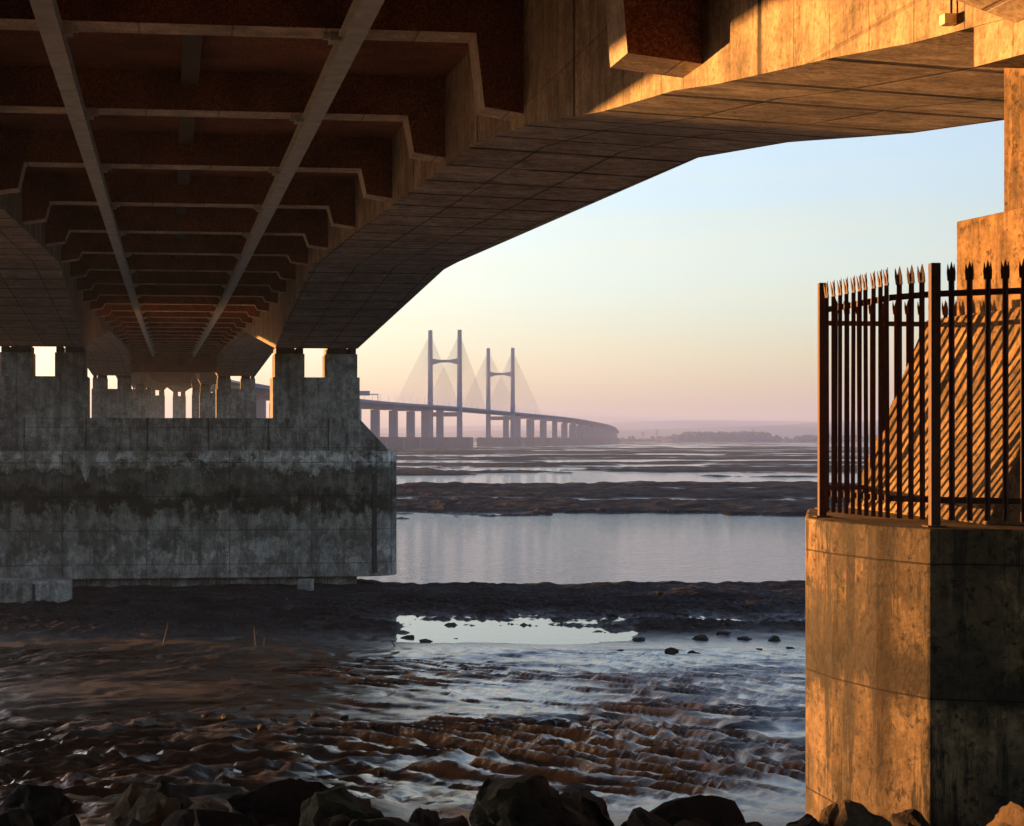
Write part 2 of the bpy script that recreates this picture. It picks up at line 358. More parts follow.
n1 = k.noise(pos, 1.1, 6, .65); n2 = k.noise(pos, 7, 6, .7); n3 = k.noise(pos, 26, 4, .7); n0 = k.noise(k.mapv(pos, sc=(.4, .12, 1)), 1., 5, .6)
mudc = k.mix(k.ramp(n1, [(.35, 0.), (.65, 1.)]), (.009, .007, .006), (.024, .017, .012))
mudc = k.mix(k.math('MULTIPLY', da, .7), mudc, (.016, .009, .006))
n4 = k.noise(pos, 3.6, 6, .8)
n5 = k.noise(pos, .22, 5, .65); n6 = k.noise(pos, .9, 5, .7)
grav = k.ramp(n4, [(.38, (.004, .004, .005)), (.5, (.014, .014, .016)), (.57, (.03, .03, .034)), (.635, (.034, .034, .038)), (.66, (.22, .21, .21))])
grav = k.mix(1, grav, k.ramp(n5, [(.38, .35), (.6, 1.5)]), 'MULTIPLY')
k.l(k.mix(sa, mudc, grav), k.b.inputs['Base Color'])
wa = k.n('ShaderNodeAttribute', attribute_name='wet').outputs['Fac']
rw = k.math('SUBTRACT', .5, k.math('MULTIPLY', wa, .42))
rw = k.math('ADD', rw, k.math('MULTIPLY', k.math('SUBTRACT', n0, .5), .35))
rg = k.math('ADD', rw, k.math('MULTIPLY', sa, .7), clamp=True)
zs_ = k.n('ShaderNodeSeparateXYZ'); k.l(pos, zs_.inputs[0])
soak = k.math('SUBTRACT', 1.0, k.math('DIVIDE', k.math('SUBTRACT', zs_.outputs[2], WZ), .22, clamp=True), clamp=True)   # soaked margin just above the water
soak = k.math('MULTIPLY', soak, sa)
rg = k.math('SUBTRACT', rg, k.math('MULTIPLY', soak, .55), clamp=True); rg = k.math('MAXIMUM', rg, .06)
k.l(rg, k.b.inputs['Roughness'])
k.l(k.math('MULTIPLY', k.math('ADD', .45, k.math('MULTIPLY', wa, .65)), k.math('SUBTRACT', 1.0, k.math('MULTIPLY', k.math('SUBTRACT', sa, k.math('MULTIPLY', soak, .6), clamp=True), .85))), k.b.inputs['Specular IOR Level'])
hh = k.math('ADD', k.math('MULTIPLY', n1, .5), k.math('ADD', k.math('MULTIPLY', n2, .35), k.math('MULTIPLY', n3, .12)))
hh = k.math('ADD', hh, k.math('MULTIPLY', sa, k.math('MULTIPLY', n6, 2.2)))
bmp = k.n('ShaderNodeBump'); bmp.inputs['Strength'].default_value = .9; k.l(hh, bmp.inputs['Height'])
k.l(k.math('ADD', .03, k.math('MULTIPLY', k.math('SUBTRACT', 1.0, wa), .08)), bmp.inputs['Distance']); k.l(bmp.outputs[0], k.b.inputs['Normal'])
me.materials.append(k.m)

mb = MB(); mb.add([(-12000, 60, WZ), (12000, 60, WZ), (12000, 15500, WZ), (-12000, 15500, WZ)], [(0, 1, 2, 3)])
k = N('estuary_water'); pos = k.n('ShaderNodeNewGeometry').outputs['Position']
k.b.inputs['Base Color'].default_value = (.05, .06, .07, 1); k.b.inputs['IOR'].default_value = 1.33
k.b.inputs['Roughness'].default_value = .06
sep = k.n('ShaderNodeSeparateXYZ'); k.l(pos, sep.inputs[0])
calm = k.ramp(k.math('DIVIDE', sep.outputs[1], 400.), [(.255, .03), (.3, 1.), (.9, .8)])   # the small pool is sheltered, the river is ruffled
wv = k.math('ADD', k.noise(k.mapv(pos, sc=(.55, .9, 1)), 1.6, 4, .6), k.math('MULTIPLY', k.noise(k.mapv(pos, sc=(.08, .16, 1)), 1., 3), .8))
bn = k.n('ShaderNodeBump'); bn.inputs['Distance'].default_value = .2; k.l(calm, bn.inputs['Strength']); k.l(wv, bn.inputs['Height'])
k.l(bn.outputs[0], k.b.inputs['Normal'])
tag(mb.build('estuary_water', k.m), kind='structure')

# ------------------------------------------------------------------ viaduct overhead
VC = .8                                                      # centre line
def g(u): return .0136*u if u < 116 else .0136*116+.0232*(u-116)
PIERS = [116+140*i for i in range(7)]
_zu = [(-30, 2.3), (5, 3.05), (14.8, 3.73), (18.4, 4.27), (21.7, 4.7), (23.7, 5.03), (28.3, 5.57), (33.9, 6.4), (40, 7.08), (54, 7.5), (81, 8.3), (116, 6.2)]
def zb(u):
    if u <= 116: return float(np.interp(u, [a for a, b in _zu], [b for a, b in _zu]))
    d = min(abs(u-p) for p in PIERS)
    return g(u)+float(np.interp(d, [0, 35, 70], [4.62, 7.1, 7.25]))
def dv(u):
    if u <= 40: return -.1
    if u <= 116: return float(np.interp(u, [40, 81, 116], [-.1, .45, 0]))
    d = min(abs(u-p) for p in PIERS); return float(np.interp(d, [0, 35, 70], [0, .45, .45]))
UEND = PIERS[-1]
viaduct = thing('road_viaduct', B(0, VC, 9), 'concrete road viaduct overhead with two haunched box girders and dark ribbed underside', 'bridge')
sts = [-30]+[float(x) for x in np.arange(-26, 126, 2)]+[14., 25., 33., 81., 116.]+[float(x) for x in np.arange(126, UEND+1, 5)]
for p in PIERS: sts += [p, p+35, p-35]
sts = sorted({s for s in sts if -30 <= s <= UEND})
for side in (1, -1):
    mb = MB(); ring = []
    for u in sts:
        vi, vo = VC+side*(6.38-dv(u)), VC+side*(12.05+dv(u)); zt = 9.05+g(u)
        ring.append([B(u, vi, zb(u)), B(u, vo, zb(u)-float(np.interp(u, [25, 40, 81], [.25, .25, 0]))), B(u, vo, zt), B(u, vi, zt)])
    vs_ = [p for r in ring for p in r]; mb.v = vs_
    for i in range(len(ring)-1):
        for a in range(4):
            b = (a+1) % 4; mb.f.append((i*4+a, i*4+b, i*4+4+b, i*4+4+a)); mb.m.append(1 if a == 0 else 0)
    mb.f += [(0, 1, 2, 3), tuple(4*(len(ring)-1)+i for i in range(4))]; mb.m += [0, 0]
    mb.build('box_girder', [M['web'], M['soffit']], viaduct)
# deck slab with edge upstands
mb = MB()
us = [-30, 0, 40, 80, 116]+[float(x) for x in range(150, UEND+1, 35)]
us = sorted(set(us+[UEND]))
sec = [(-16.6, 9.35), (-12.2, 8.95), (-6.2, 8.92), (6.2, 8.92), (12.2, 8.95), (16.6, 9.35), (16.6, 10.3), (16.3, 10.3), (16.3, 9.65), (-16.3, 9.65), (-16.3, 10.3), (-16.6, 10.3)]
n = len(sec)
for u in us: mb.v += [B(u, VC+a, z+g(u)) for a, z in sec]
for i in range(len(us)-1):
    for a in range(n):
        b = (a+1) % n; mb.f.append((i*n+a, i*n+b, i*n+n+b, i*n+n+a)); mb.m.append(1 if 1 <= a <= 3 else 0)
mb.f += [tuple(range(n)), tuple(n*(len(us)-1)+i for i in range(n))]; mb.m += [0, 0]
mb.build('deck_slab', [M['rib_edge'], M['brown']], viaduct)
# transverse ribs, each with a deep bracket against both girders
def rib(u):
    zr, zs = 7.9+g(u), 8.9+g(u); zk = min(zb(u+.2)+.25, zr-.35); hw = .46
    if u > 68: zk = max(zk, zr-1.0)
    if u > 80: zk = max(zk, zr-.4)
    if u < 20: zk = zb(u)+.03
    bw = 1.3 if u < 30 else 1.0
    wv_ = 6.385-dv(u)
    half = [(wv_, zs), (wv_, zk-.06), (wv_-bw*.82, zk+(.06 if u > 20 else .3)), (wv_-bw, zr)]
    pol = [(VC+a, z) for a, z in half]+[(VC-a, z) for a, z in reversed(half)]
    mb = MB(); n = len(pol)
    mb.add([B(u-hw, a, z) for a, z in pol]+[B(u+hw, a, z) for a, z in pol], [(i, (i+1) % n, n+(i+1) % n, n+i) for i in range(n)], 0)
    # front and back faces as a middle strip and two end brackets
    q = [(0, 1, 2, 3), (0, 3, 4, 7), (4, 5, 6, 7)]
    for f in q: mb.f += [f, tuple(n+i for i in reversed(f))]; mb.m += [1, 1]
    mb.build('transverse_rib', [M['rib_edge'], M['brown']], viaduct)
RIBS = [13.5, 23.1]+[35+9.72*i for i in range(66)]
for u in RIBS:
    if min(abs(u-p) for p in PIERS) > 1.2: rib(u)
# runway beams of the inspection gantry
for v in (3.62, -2.28):
    mb = MB()
    for (v0, v1, z0, z1) in ((-.2, .2, 7.42, 7.47), (-.025, .025, 7.47, 7.8), (-.17, .17, 7.8, 7.85)):
        pts = [-30, 60, 116, 180, 255]
        for a, b in zip(pts[:-1], pts[1:]):
            mb.hexa([B(a, v+v0, z0+g(a)), B(a, v+v1, z0+g(a)), B(b, v+v1, z0+g(b)), B(b, v+v0, z0+g(b))],
                    [B(a, v+v0, z1+g(a)), B(a, v+v1, z1+g(a)), B(b, v+v1, z1+g(b)), B(b, v+v0, z1+g(b))])
    o = mb.build('runway_beam', M['rail'], viaduct)
    for u in [q for q in RIBS if q < 250]:
        hb = MB()
        s = -1 if v > 0 else 1
        boxuv(hb, u-.2, u+.2, v+s*.1, v+s*.34, 7.72+g(u), 7.9+g(u)); boxuv(hb, u-.06, u+.06, v+s*.34, v+s*.46, 7.78+g(u), 7.9+g(u))
        hb.build('hanger_clamp', M['rail'], o)
mb = MB()
for a, b in ((-30, 116), (116, 250)):
    mb.hexa([B(a, .3, 8.55+g(a)), B(a, .75, 8.55+g(a)), B(b, .75, 8.55+g(b)), B(b, .3, 8.55+g(b))], [B(a, .3, 8.75+g(a)), B(a, .75, 8.75+g(a)), B(b, .75, 8.75+g(b)), B(b, .3, 8.75+g(b))])
mb.build('cable_tray', M['tray'], viaduct)
mb = MB(); boxuv(mb, 256.5, 258, VC-6.3, VC+6.3, 10.0, 8.88+g(256.5)); mb.build('pier_diaphragm', M['brown'], viaduct)
# downstand of the right girder above the near pier, junction box and conduit
mb = MB()
zz = [zb(14.4), zb(8)]
mb.hexa([B(8, 7.26, 2.75), B(8, 13, 2.75), B(14.75, 13, 3.4), B(14.75, 7.3, 3.4)], [B(8, 7.26, 3.3), B(8, 13, 3.3), B(14.75, 13, 3.8), B(14.75, 7.3, 3.8)])
mb.build('girder_downstand', M['web'], viaduct)
mb = MB(); boxuv(mb, 15.02, 15.14, 7.15, 7.27, 3.86, 3.96); o = mb.build('junction_box', M['box'], viaduct, bevel=.01)
mb = MB(); mb.tube(B(15.08, 7.24, 3.96), B(15.08, 7.24, 4.3), .012); mb.build('conduit', M['black'], o)

# ------------------------------------------------------------------ piers
def pier(u0, label, group=None, full=True):
    z1 = zb(u0)
    t = thing('viaduct_pier', B(u0, VC, -10), label, 'bridge pier', group)
    zc = z1-1.94-.02                # top of the solid column
    v0 = -26.
    if full:
        mb = MB()
        pl = [(u0, v0), (u0, 13.5), (u0+.55, 15.0), (u0+1.5, 15.75), (u0+3.2, 15.75), (u0+4.2, 15.0), (u0+4.8, 13.5), (u0+4.8, v0)]
        P2 = [B(a, b, 0)[:2] for a, b in pl]
        mb.prism(P2, -9.45, -.78); mb.build('pier_base', M['pier_base'], t, bevel=.06)
        mb = MB(); boxuv(mb, u0+.9, u0+4., v0, 12.9, -11.5, -9.46); mb.build('footing', M['pier_tier'], t)
        mb = MB()       # second tier with a battered end
        mb.hexa([B(u0+.28, v0, -.775), B(u0+.28, 15.05, -.775), B(u0+4.4, 15.05, -.775), B(u0+4.4, v0, -.775)],
                [B(u0+.34, v0, 1.43), B(u0+.34, 13.0, 1.43), B(u0+4.3, 13.0, 1.43), B(u0+4.3, v0, 1.43)])
        mb.build('upper_tier', M['pier_tier'], t, bevel=.05)
        mb = MB()       # little pointed corbel on the face and the cut-out slot by the nose
        c = [(-6.35, -.79), (-4.75, -.79), (-5.55, -2.9)]
        mb.hexa([B(u0-.1, a, z) for a, z in c], [B(u0+.02, a, z) for a, z in c]); mb.build('corbel', M['column'], t)
        mb = MB(); boxuv(mb, u0+.08, u0+.35, 13.9, 14.2, -9.2, -2.4); mb.build('fender_slot', M['black'], t)
        zf = 1.435
    else:
        mb = MB(); boxuv(mb, u0, u0+4.8, -13.6, 15.2, -11.5, 1.43+(z1-6.2)*.2); mb.build('pier_base', M['pier_base'], t); zf = 1.435+(z1-6.2)*.2
    for s in (1, -1):
        f = lambda v: VC+s*(v-VC)
        def bx(name, va, vb, ua, ub, za, zb_, m, par=t):
            a, b = sorted((f(va), f(vb))); mb = MB(); boxuv(mb, u0+ua, u0+ub, a, b, za, zb_); return mb.build(name, m, par, bevel=.03)
        bx('column', 7.05, 13.05, .45, 3.9, zf, zc, M['column'])
        for va, vb in ((7.2, 9.25), (10.75, 12.9)):
            pz = z1-.34
            o = bx('plinth', va, vb, .6, 3.6, zc+.003, pz, M['column'])
            m_ = (va+vb)/2
            bx('bearing', va+.08, m_+.35, .7, 3.5, pz+.003, z1+.1, M['black'], o); bx('bearing', m_+.52, vb-.08, .7, 3.5, pz+.003, z1+.1, M['black'], o)
    return t
pier(116, 'massive stained grey concrete pier in the mud, tide marks across its base')
names = ['second', 'third', 'fourth', 'fifth', 'sixth', 'seventh']
for i, p in enumerate(PIERS[1:]):
    pier(p, '%s viaduct pier in the row, seen through the gap above the big stained pier' % names[i], 'viaduct piers in a row', False)
mb = MB()
pl = [(-19.0, 104), (-18.95, 108)]
blk = thing('concrete_block', (-24, 105, -10), 'low rounded concrete block on the mud at the foot of the big stained pier', 'concrete block')
mb.prism([(-30, 104.2), (-20.6, 104.2), (-19.7, 104.5), (-19.2, 105.2), (-19.2, 106.2), (-19.8, 107), (-30, 107)], -10.6, -8.75); mb.build('block_body', M['column'], blk, bevel=.12)
mb = MB(); mb.prism([(-21.3, 104.15), (-21.15, 104.15), (-21.15, 104.3), (-21.3, 104.3)], -10.4, -8.9); mb.build('joint_strip', M['black'], blk)
stp = thing('concrete_stump', (-5.0, 113, -10), 'small square concrete stump under the edge of the big pier', 'stump')
mb = MB(); mb.prism([(-5.5, 112.6), (-4.4, 112.6), (-4.4, 113.4), (-5.5, 113.4)], -10.6, -9.3); mb.build('stump_body', M['column'], stp, bevel=.08)

# near pier on the right, its nose towards the middle of the viaduct
npier = thing('near_viaduct_pier', (6.5, 17.4, -3.9), 'ochre rounded concrete pier at right carrying the iron fence and sloped block', 'bridge pier')
nose = [(11, 13.4), (4.9, 15.15), (4.60, 15.75), (4.39, 16.5), (4.31, 17.2), (4.48, 17.9), (4.66, 18.6), (4.86, 19.35), (5.2, 19.95), (6.4, 20.2), (11, 20.3)]
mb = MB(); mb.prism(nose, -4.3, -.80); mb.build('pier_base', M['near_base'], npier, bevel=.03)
mb = MB()
mb.hexa([(5.62, 15.75, -.797), (11, 14.6, -.797), (11, 19.75, -.797), (5.40, 19.65, -.797)], [(6.75, 16.35, 1.36), (11, 15.2, 1.36), (11, 19.5, 1.36), (6.24, 19.45, 1.36)])
mb.build('battered_block', M['near_col'], npier, bevel=.02)
mb = MB(); mb.prism([(7.05, 16.7), (11, 15.8), (11, 19.1), (6.44, 19.0)], 1.363, 2.43); mb.build('column', M['near_col'], npier, bevel=.015)
mb = MB(); mb.prism([(7.0, 17.25), (9.4, 16.8), (9.4, 18.5), (6.73, 18.35)], 2.433, 4.15); mb.build('plinth', M['near_col'], npier, bevel=.015)

# ------------------------------------------------------------------ palisade fence
fence = thing('palisade_fence', (4.9, 17, -.8), 'rusty palisade fence of spiked pales around the top of the ochre pier', 'fence')
FB, FT = -.795, 1.60
corners = [(7.9, 13.95), (5.03, 15.42), (4.74, 15.84), (4.52, 17.38), (5.04, 19.35), (8.4, 19.85)]
def pale(p, d):
    mb = MB(); px_, py_ = p; dx, dy = d; nx_, ny_ = dy, -dx            # d along the fence, n across
    w2, th = .026, .005
    zig = [(-w2, .0), (-w2*.55, .022), (0, .004), (w2*.55, .022), (w2, .0)]
    poly = zig+[(a, b+th) for a, b in reversed(zig)]
    P = lambda a, b, z: (px_+dx*a-nx_*b, py_+dy*a-ny_*b, z)
    ztop = FT-.17
    z0 = FB+.06
    # body as strips so the folded section stays clean
    for (a0, b0), (a1, b1) in zip(zig[:-1], zig[1:]):
        mb.hexa([P(a0, b0, z0), P(a1, b1, z0), P(a1, b1+th, z0), P(a0, b0+th, z0)], [P(a0, b0, ztop), P(a1, b1, ztop), P(a1, b1+th, ztop), P(a0, b0+th, ztop)])
    # three spear points: the middle one upright, the outer two splayed
    for c, wd, tip, out, lean in ((0, .018, FT, 0, .0), (-.022, .012, FT-.02, -.006, .028), (.022, .012, FT-.02, .006, .028)):
        lo = [P(c-wd, .0, ztop-.002), P(c+wd, .0, ztop-.002), P(c+wd, .014, ztop-.002), P(c-wd, .014, ztop-.002)]
        md = [P(c-wd*1.15+out*.5, lean*.5, (ztop+tip)/2), P(c+wd*1.15+out*.5, lean*.5, (ztop+tip)/2), P(c+wd*1.15+out*.5, lean*.5+.01, (ztop+tip)/2), P(c-wd*1.15+out*.5, lean*.5+.01, (ztop+tip)/2)]
        hi = [P(c-.002+out, lean, tip), P(c+.002+out, lean, tip), P(c+.002+out, lean+.004, tip), P(c-.002+out, lean+.004, tip)]
        mb.hexa(lo, md); mb.hexa(md, hi)
    jx, jy = random.gauss(0, .0025), random.gauss(0, .0025)
    mb.v = [(a+jx*max(0, c-z0), b+jy*max(0, c-z0), c) for a, b, c in mb.v]
    mb.build('pale', M['fence'], fence)
for i in range(len(corners)-1):
    a, b = Vector(corners[i]), Vector(corners[i+1])
    if i == 0: a = b+(a-b).normalized()*3.2
    L = (b-a).length; d = (b-a)/L; nrm = Vector((d.y, -d.x))
    if i == 3: pass
    for z in (1.29, -.58):
        mb = MB(); q = nrm*.035
        for t0, t1, o0, o1 in ((0, 1, 0, .045),):
            A, Bq = a, b
            mb.hexa([(A.x+q.x, A.y+q.y, z), (Bq.x+q.x, Bq.y+q.y, z), (Bq.x+q.x*.2, Bq.y+q.y*.2, z), (A.x+q.x*.2, A.y+q.y*.2, z)],
                    [(A.x+q.x, A.y+q.y, z+.055), (Bq.x+q.x, Bq.y+q.y, z+.055), (Bq.x+q.x*.2, Bq.y+q.y*.2, z+.055), (A.x+q.x*.2, A.y+q.y*.2, z+.055)])
        mb.build('rail', M['fence'], fence)
    cnt = max(4, int(round(L/.15)))
    if i == 2: pale((a.x, a.y), (d.x, d.y))
    for j in range(1, cnt):
        p = a+d*(L*j/cnt); pale((p.x, p.y), (d.x, d.y))
for x, y in [corners[1]]+corners[3:5]:
    mb = MB(); r = .044 if x > 5 and y < 16 else .038
    mb.prism([(x-r, y-r), (x+r, y-r), (x+r, y+r), (x-r, y+r)], FB, FT-.005); mb.prism([(x-r*2, y-r*2), (x+r*2, y-r*2), (x+r*2, y+r*2), (x-r*2, y+r*2)], FB-.002, FB+.012)
    mb.build('post', M['fence'], fence, bevel=.006)

# ------------------------------------------------------------------ rocks
ORD = ['first', 'second', 'third', 'fourth', 'fifth', 'sixth', 'seventh', 'eighth', 'ninth', 'tenth', 'eleventh', 'twelfth', 'thirteenth', 'fourteenth', 'fifteenth', 'sixteenth', 'seventeenth', 'eighteenth', 'nineteenth', 'twentieth']
ORD += ['twenty '+q for q in ORD[:9]]+['thirtieth']+['thirty '+q for q in ORD[:9]]+['fortieth']
def gz(x, y): return float(ground(np.array([[x]]), np.array([[y]]))[0, 0])
def rockmesh(size, seed, sub=4, cuts=20, rough=.10, peak=None):
    bm = bmesh.new(); bmesh.ops.create_icosphere(bm, subdivisions=sub, radius=1)
    rnd = random.Random(seed); pls = []
    for i in range(cuts):
        d = Vector((rnd.gauss(0, 1), rnd.gauss(0, 1), rnd.gauss(.2, .8))).normalized(); pls.append((d, rnd.uniform(.42, .78)))
    off = Vector((seed*3.1, seed*1.7, seed*.9))
    for v in bm.verts:
        p = v.co.copy()
        for d, t in pls:
            e = p.dot(d)-t
            if e > 0: p -= d*e*.985
        nn = mnoise.fractal(p*1.6+off, 1., 2.1, 5); n2 = mnoise.fractal(p*5+off, .8, 2.1, 4)
        p += v.co.normalized()*(nn*rough*1.3+n2*rough*.4)
        if peak: p.z += max(0, 1-((p.x-peak[0])**2*2.2+p.y**2*.8))*peak[1]*max(0, p.z)
        v.co = Vector((p.x*size[0], p.y*size[1], p.z*size[2]))
    me = bpy.data.meshes.new('rock'); bm.to_mesh(me); bm.free()
    me.polygons.foreach_set('use_smooth', [True]*len(me.polygons))
    try: me.set_sharp_from_angle(angle=R(24))
    except Exception: pass
    return me
def boulder(x, y, z, size, *a, top=None, **kw):
    o = boulder_(x, y, z, size, *a, **kw)
    if top is not None:
        mt_ = o.rotation_euler.to_matrix(); o.location.z = top-max((mt_ @ v.co).z for v in o.data.vertices)
    return o
def boulder_(x, y, z, size, seed, m, label, group=None, rot=0, name='boulder', cat='boulder', sub=4, tilt=(0, 0), peak=None, rough=.1):
    me = rockmesh(size, seed, sub, peak=peak, rough=rough); me.materials.append(M[m])
    o = bpy.data.objects.new(name, me); COL.objects.link(o); o.location = (x, y, z); o.rotation_euler = (tilt[0], tilt[1], rot)
    return tag(o, label, cat, group)
def fx(px_, Yd): return (px_-380)/1700*Yd
def fz(py_, Yd): return (439-py_)/1700*Yd
FG = [  # centre x, top y, half width px, depth, height, material, label, peak
    (36, 783, 62, 15.6, .50, 'rock', 'long low dark boulder in the bottom left corner', None),
    (160, 776, 40, 16.6, .45, 'rock', 'pointed dark boulder standing behind the others near the lower left', (0, .5)),
    (148, 792, 50, 15.6, .5, 'rock_ochre', 'ochre edged boulder in front of the pointed one, lower left', None),
    (215, 800, 28, 15.4, .4, 'rock_ochre', 'small pale ochre rock wedged between two dark boulders', None),
    (290, 778, 74, 16.4, .5, 'rock', 'broad dark flat topped slab boulder behind the brown mossy one', None),
    (335, 790, 64, 15.1, .55, 'rock_moss', 'rounded brown mossy boulder in front of the flat slab', None),
    (418, 806, 34, 15.0, .45, 'rock', 'dark boulder left of the green mossy peaked rock', None),
    (492, 780, 34, 16.2, .36, 'rock', 'brown block leaning behind the green mossy peaked rock', None),
    (532, 773, 80, 15.2, .5, 'rock_moss', 'large peaked boulder with green moss on its face, bottom centre', (0., .18)),
    (583, 789, 34, 15.8, .36, 'rock', 'dark blunt rock against the right side of the green mossy peak', None),
    (690, 795, 96, 15.3, .5, 'rock', 'wide low dark boulder with a shallow ridge right of bottom centre', (0, .3)),
    (845, 797, 62, 14.5, .5, 'rock_ochre', 'craggy brown boulder piled against the foot of the ochre pier', (0, .2)),
    (915, 814, 28, 14.4, .35, 'rock', 'small dark rock in front of the ochre pier foot', None),
    (1015, 803, 18, 14.2, .4, 'rock_ochre', 'ochre rock at the bottom right corner by the pier', None),
]
for i, (cx, ty, hw, Yd, hz_, mt, lb, pk) in enumerate(FG):
    zt = fz(ty, Yd); sx = hw/1700*Yd*1.18
    tp = 1.0+(pk[1]*.6 if pk else 0)
    boulder(fx(cx, Yd), Yd, 0, (sx, .62+.1*(i % 3), hz_), 11+i*3, mt, lb, 'boulders along the foreground bank', rot=random.uniform(-.15, .15), peak=pk, rough=.15, tilt=(random.uniform(-.1, .1), random.uniform(-.08, .08)), top=zt)
for i in range(16):
    cx = 10+i*53+random.uniform(-14, 14); Yd = random.uniform(14.0, 14.9)
    boulder(fx(cx, Yd), Yd, 0, (.36, .4, .33), 90+i, 'rock', 'dark half hidden rock along the bottom edge, %s from the left' % ORD[i], 'filler rocks along the bottom edge', sub=3, top=fz(812+random.uniform(-6, 10), Yd))
# single stones on the mud and bank
for cx, by, hw, hh_, lb in ((672, 657, 11, .40, 'larger of two black rocks lying on the shiny mud by the pool'), (692, 658, 9, .22, 'smaller flat one of two black rocks lying on the shiny mud by the pool')):
    Yd = 1700*10.0/(by-439); x = fx(cx, Yd); boulder(x, Yd, gz(x, Yd)+.05, (hw/1700*Yd, .4, hh_), 40+hw, 'rock_wet', lb, 'rocks on the mud flat', name='rock', cat='rock', sub=3)
rb = [(408, 636, 12), (425, 640, 10), (560, 618, 18), (590, 612, 10), (612, 615, 14), (640, 610, 9), (680, 614, 15), (700, 640, 14), (722, 636, 10), (745, 640, 13), (775, 641, 12), (640, 640, 12), (530, 606, 8), (470, 605, 9), (660, 600, 7), (790, 606, 12), (500, 612, 8), (735, 610, 11), (455, 637, 7), (763, 602, 8), (620, 652, 6), (760, 652, 5), (790, 652, 6)]
rb.sort()
for i, (cx, by, hw) in enumerate(rb):
    Yd = 1700*10.15/(by-439); x = fx(cx, Yd); sz = hw/1700*Yd
    boulder(x, Yd, gz(x, Yd)+sz*.03, (sz, sz*.8, sz*.42), 200+i, 'rock_wet', 'dark weed covered rock at the edge of the pool, %s from the left' % ORD[i], 'dark rocks around the pool', name='rock', cat='rock', sub=3, rough=.16, rot=i)
lm = [(228, 722, 9), (262, 730, 7), (205, 718, 6), (316, 716, 7), (345, 718, 6), (243, 709, 4), (300, 730, 5), (318, 768, 6), (382, 776, 6), (153, 714, 5), (110, 722, 7), (272, 722, 5), (372, 727, 6)]
lm.sort()
for i, (cx, by, hw) in enumerate(lm):
    Yd = 34.
    for _ in range(60):          # walk out until the mud surface lies on this line of sight
        x = fx(cx, Yd)
        if gz(x, Yd) > fz(by, Yd): break
        Yd += .5
    sz = hw/1700*Yd*1.2
    boulder(x, Yd, gz(x, Yd)+sz*.05, (sz*1.1, sz*.9, sz*.5), 300+i, 'rock_ochre' if i % 3 == 0 else 'rock', 'muddy stone half sunk in the brown rippled mud, %s from the left' % ORD[i], 'stones in the near mud', name='stone', cat='stone', sub=3, rough=.18, rot=i)
# driftwood sticks
for cx, by, dx, dh, lb in ((163, 640, .25, 1.1, 'leaning bare stick on the left side of the weedy shelf'), (256, 640, -.1, .95, 'upright stick stuck in the weedy shelf, tallest in the middle'), (264, 641, .02, .5, 'short stick beside the upright one'), (308, 640, -.9, .95, 'stick leaning left at the right end of the weedy shelf'), (396, 652, -.35, .5, 'little forked stick by the pool')):
    Yd = 83.; x = fx(cx, Yd); z = gz(x, Yd)
    mb = MB(); mb.tube((x, Yd, z-.1), (x+dx, Yd, z+dh), .04, 6, 0, .015); mb.tube((x+dx*.5, Yd, z+dh*.5), (x+dx*.5+.15, Yd, z+dh*.8), .02, 5, 0, .008)
    tag(mb.build('stick', M['stick']), lb, 'stick', 'sticks on the shelf')

# ------------------------------------------------------------------ cable-stayed bridge in the distance
KP = [(-89, 962, 30.5), (-70, 1220, 32.5), (-38, 1480, 34), (5, 1730, 35.5), (79.5, 2080, 38), (176.6, 2491, 38.3), (310, 2930, 35.5), (425, 3390, 30.5), (514, 3850, 26.5), (592, 4350, 22), (675, 4900, 16)]
KP = [Vector(p) for p in KP]
def cr(t):
    i = min(max(int(t), 0), len(KP)-2); f = t-i
    p0, p1, p2, p3 = KP[max(i-1, 0)], KP[i], KP[i+1], KP[min(i+2, len(KP)-1)]
    return .5*((2*p1)+(p2-p0)*f+(2*p0-5*p1+4*p2-p3)*f*f+(3*p1-p0-3*p2+p3)*f**3)
samp = [cr(i/60*1.0) for i in range(60*(len(KP)-1)+1)]
cum = [0.]
for a, b in zip(samp[:-1], samp[1:]): cum.append(cum[-1]+(b-a).length)
def path(s):
    i = int(np.searchsorted(cum, s))-1; i = min(max(i, 0), len(samp)-2); f = (s-cum[i])/(cum[i+1]-cum[i])
    p = samp[i].lerp(samp[i+1], f); d = (samp[i+1]-samp[i]); d.z = 0; d.normalize(); return p, d
s1, s2 = cum[60*4], cum[60*5]
cpiers = []
s = s1-165
while s > 20: cpiers.append(s); s -= 98
s = s2+165
while s < cum[-1]-250: cpiers.append(s); s += 98
side_p = [s1-82, s2+82]
allp = sorted(cpiers+side_p)
cb = thing('cable_stayed_bridge', tuple(path((s1+s2)/2)[0]), 'long road bridge with two tall H shaped cable stayed towers across the estuary', 'bridge')
mb = MB(); rings = []; S = list(np.arange(10, cum[-1]-200, 12))
for s in S:
    p, d = path(s); n = Vector((d.y, -d.x, 0))
    dep = 3.0
    if not (s1-165 < s < s2+165):
        dm = min(abs(s-q) for q in allp); dep = float(np.interp(dm, [0, 14, 30, 49], [6.6, 5.4, 3.4, 3.0]))
    rings.append([p+n*-17+Vector((0, 0, 1.3)), p+n*17+Vector((0, 0, 1.3)), p+n*17+Vector((0, 0, -1)), p+n*9+Vector((0, 0, -dep)), p-n*9+Vector((0, 0, -dep)), p-n*17+Vector((0, 0, -1))])
for r in rings: mb.v += [tuple(q) for q in r]
for i in range(len(rings)-1):
    for a in range(6): b = (a+1) % 6; mb.f.append((i*6+a, i*6+b, i*6+6+b, i*6+6+a)); mb.m.append(0)
mb.f += [tuple(range(6)), tuple(6*(len(rings)-1)+i for i in range(6))]; mb.m += [0, 0]
mb.build('bridge_deck', M['far_conc'], cb)
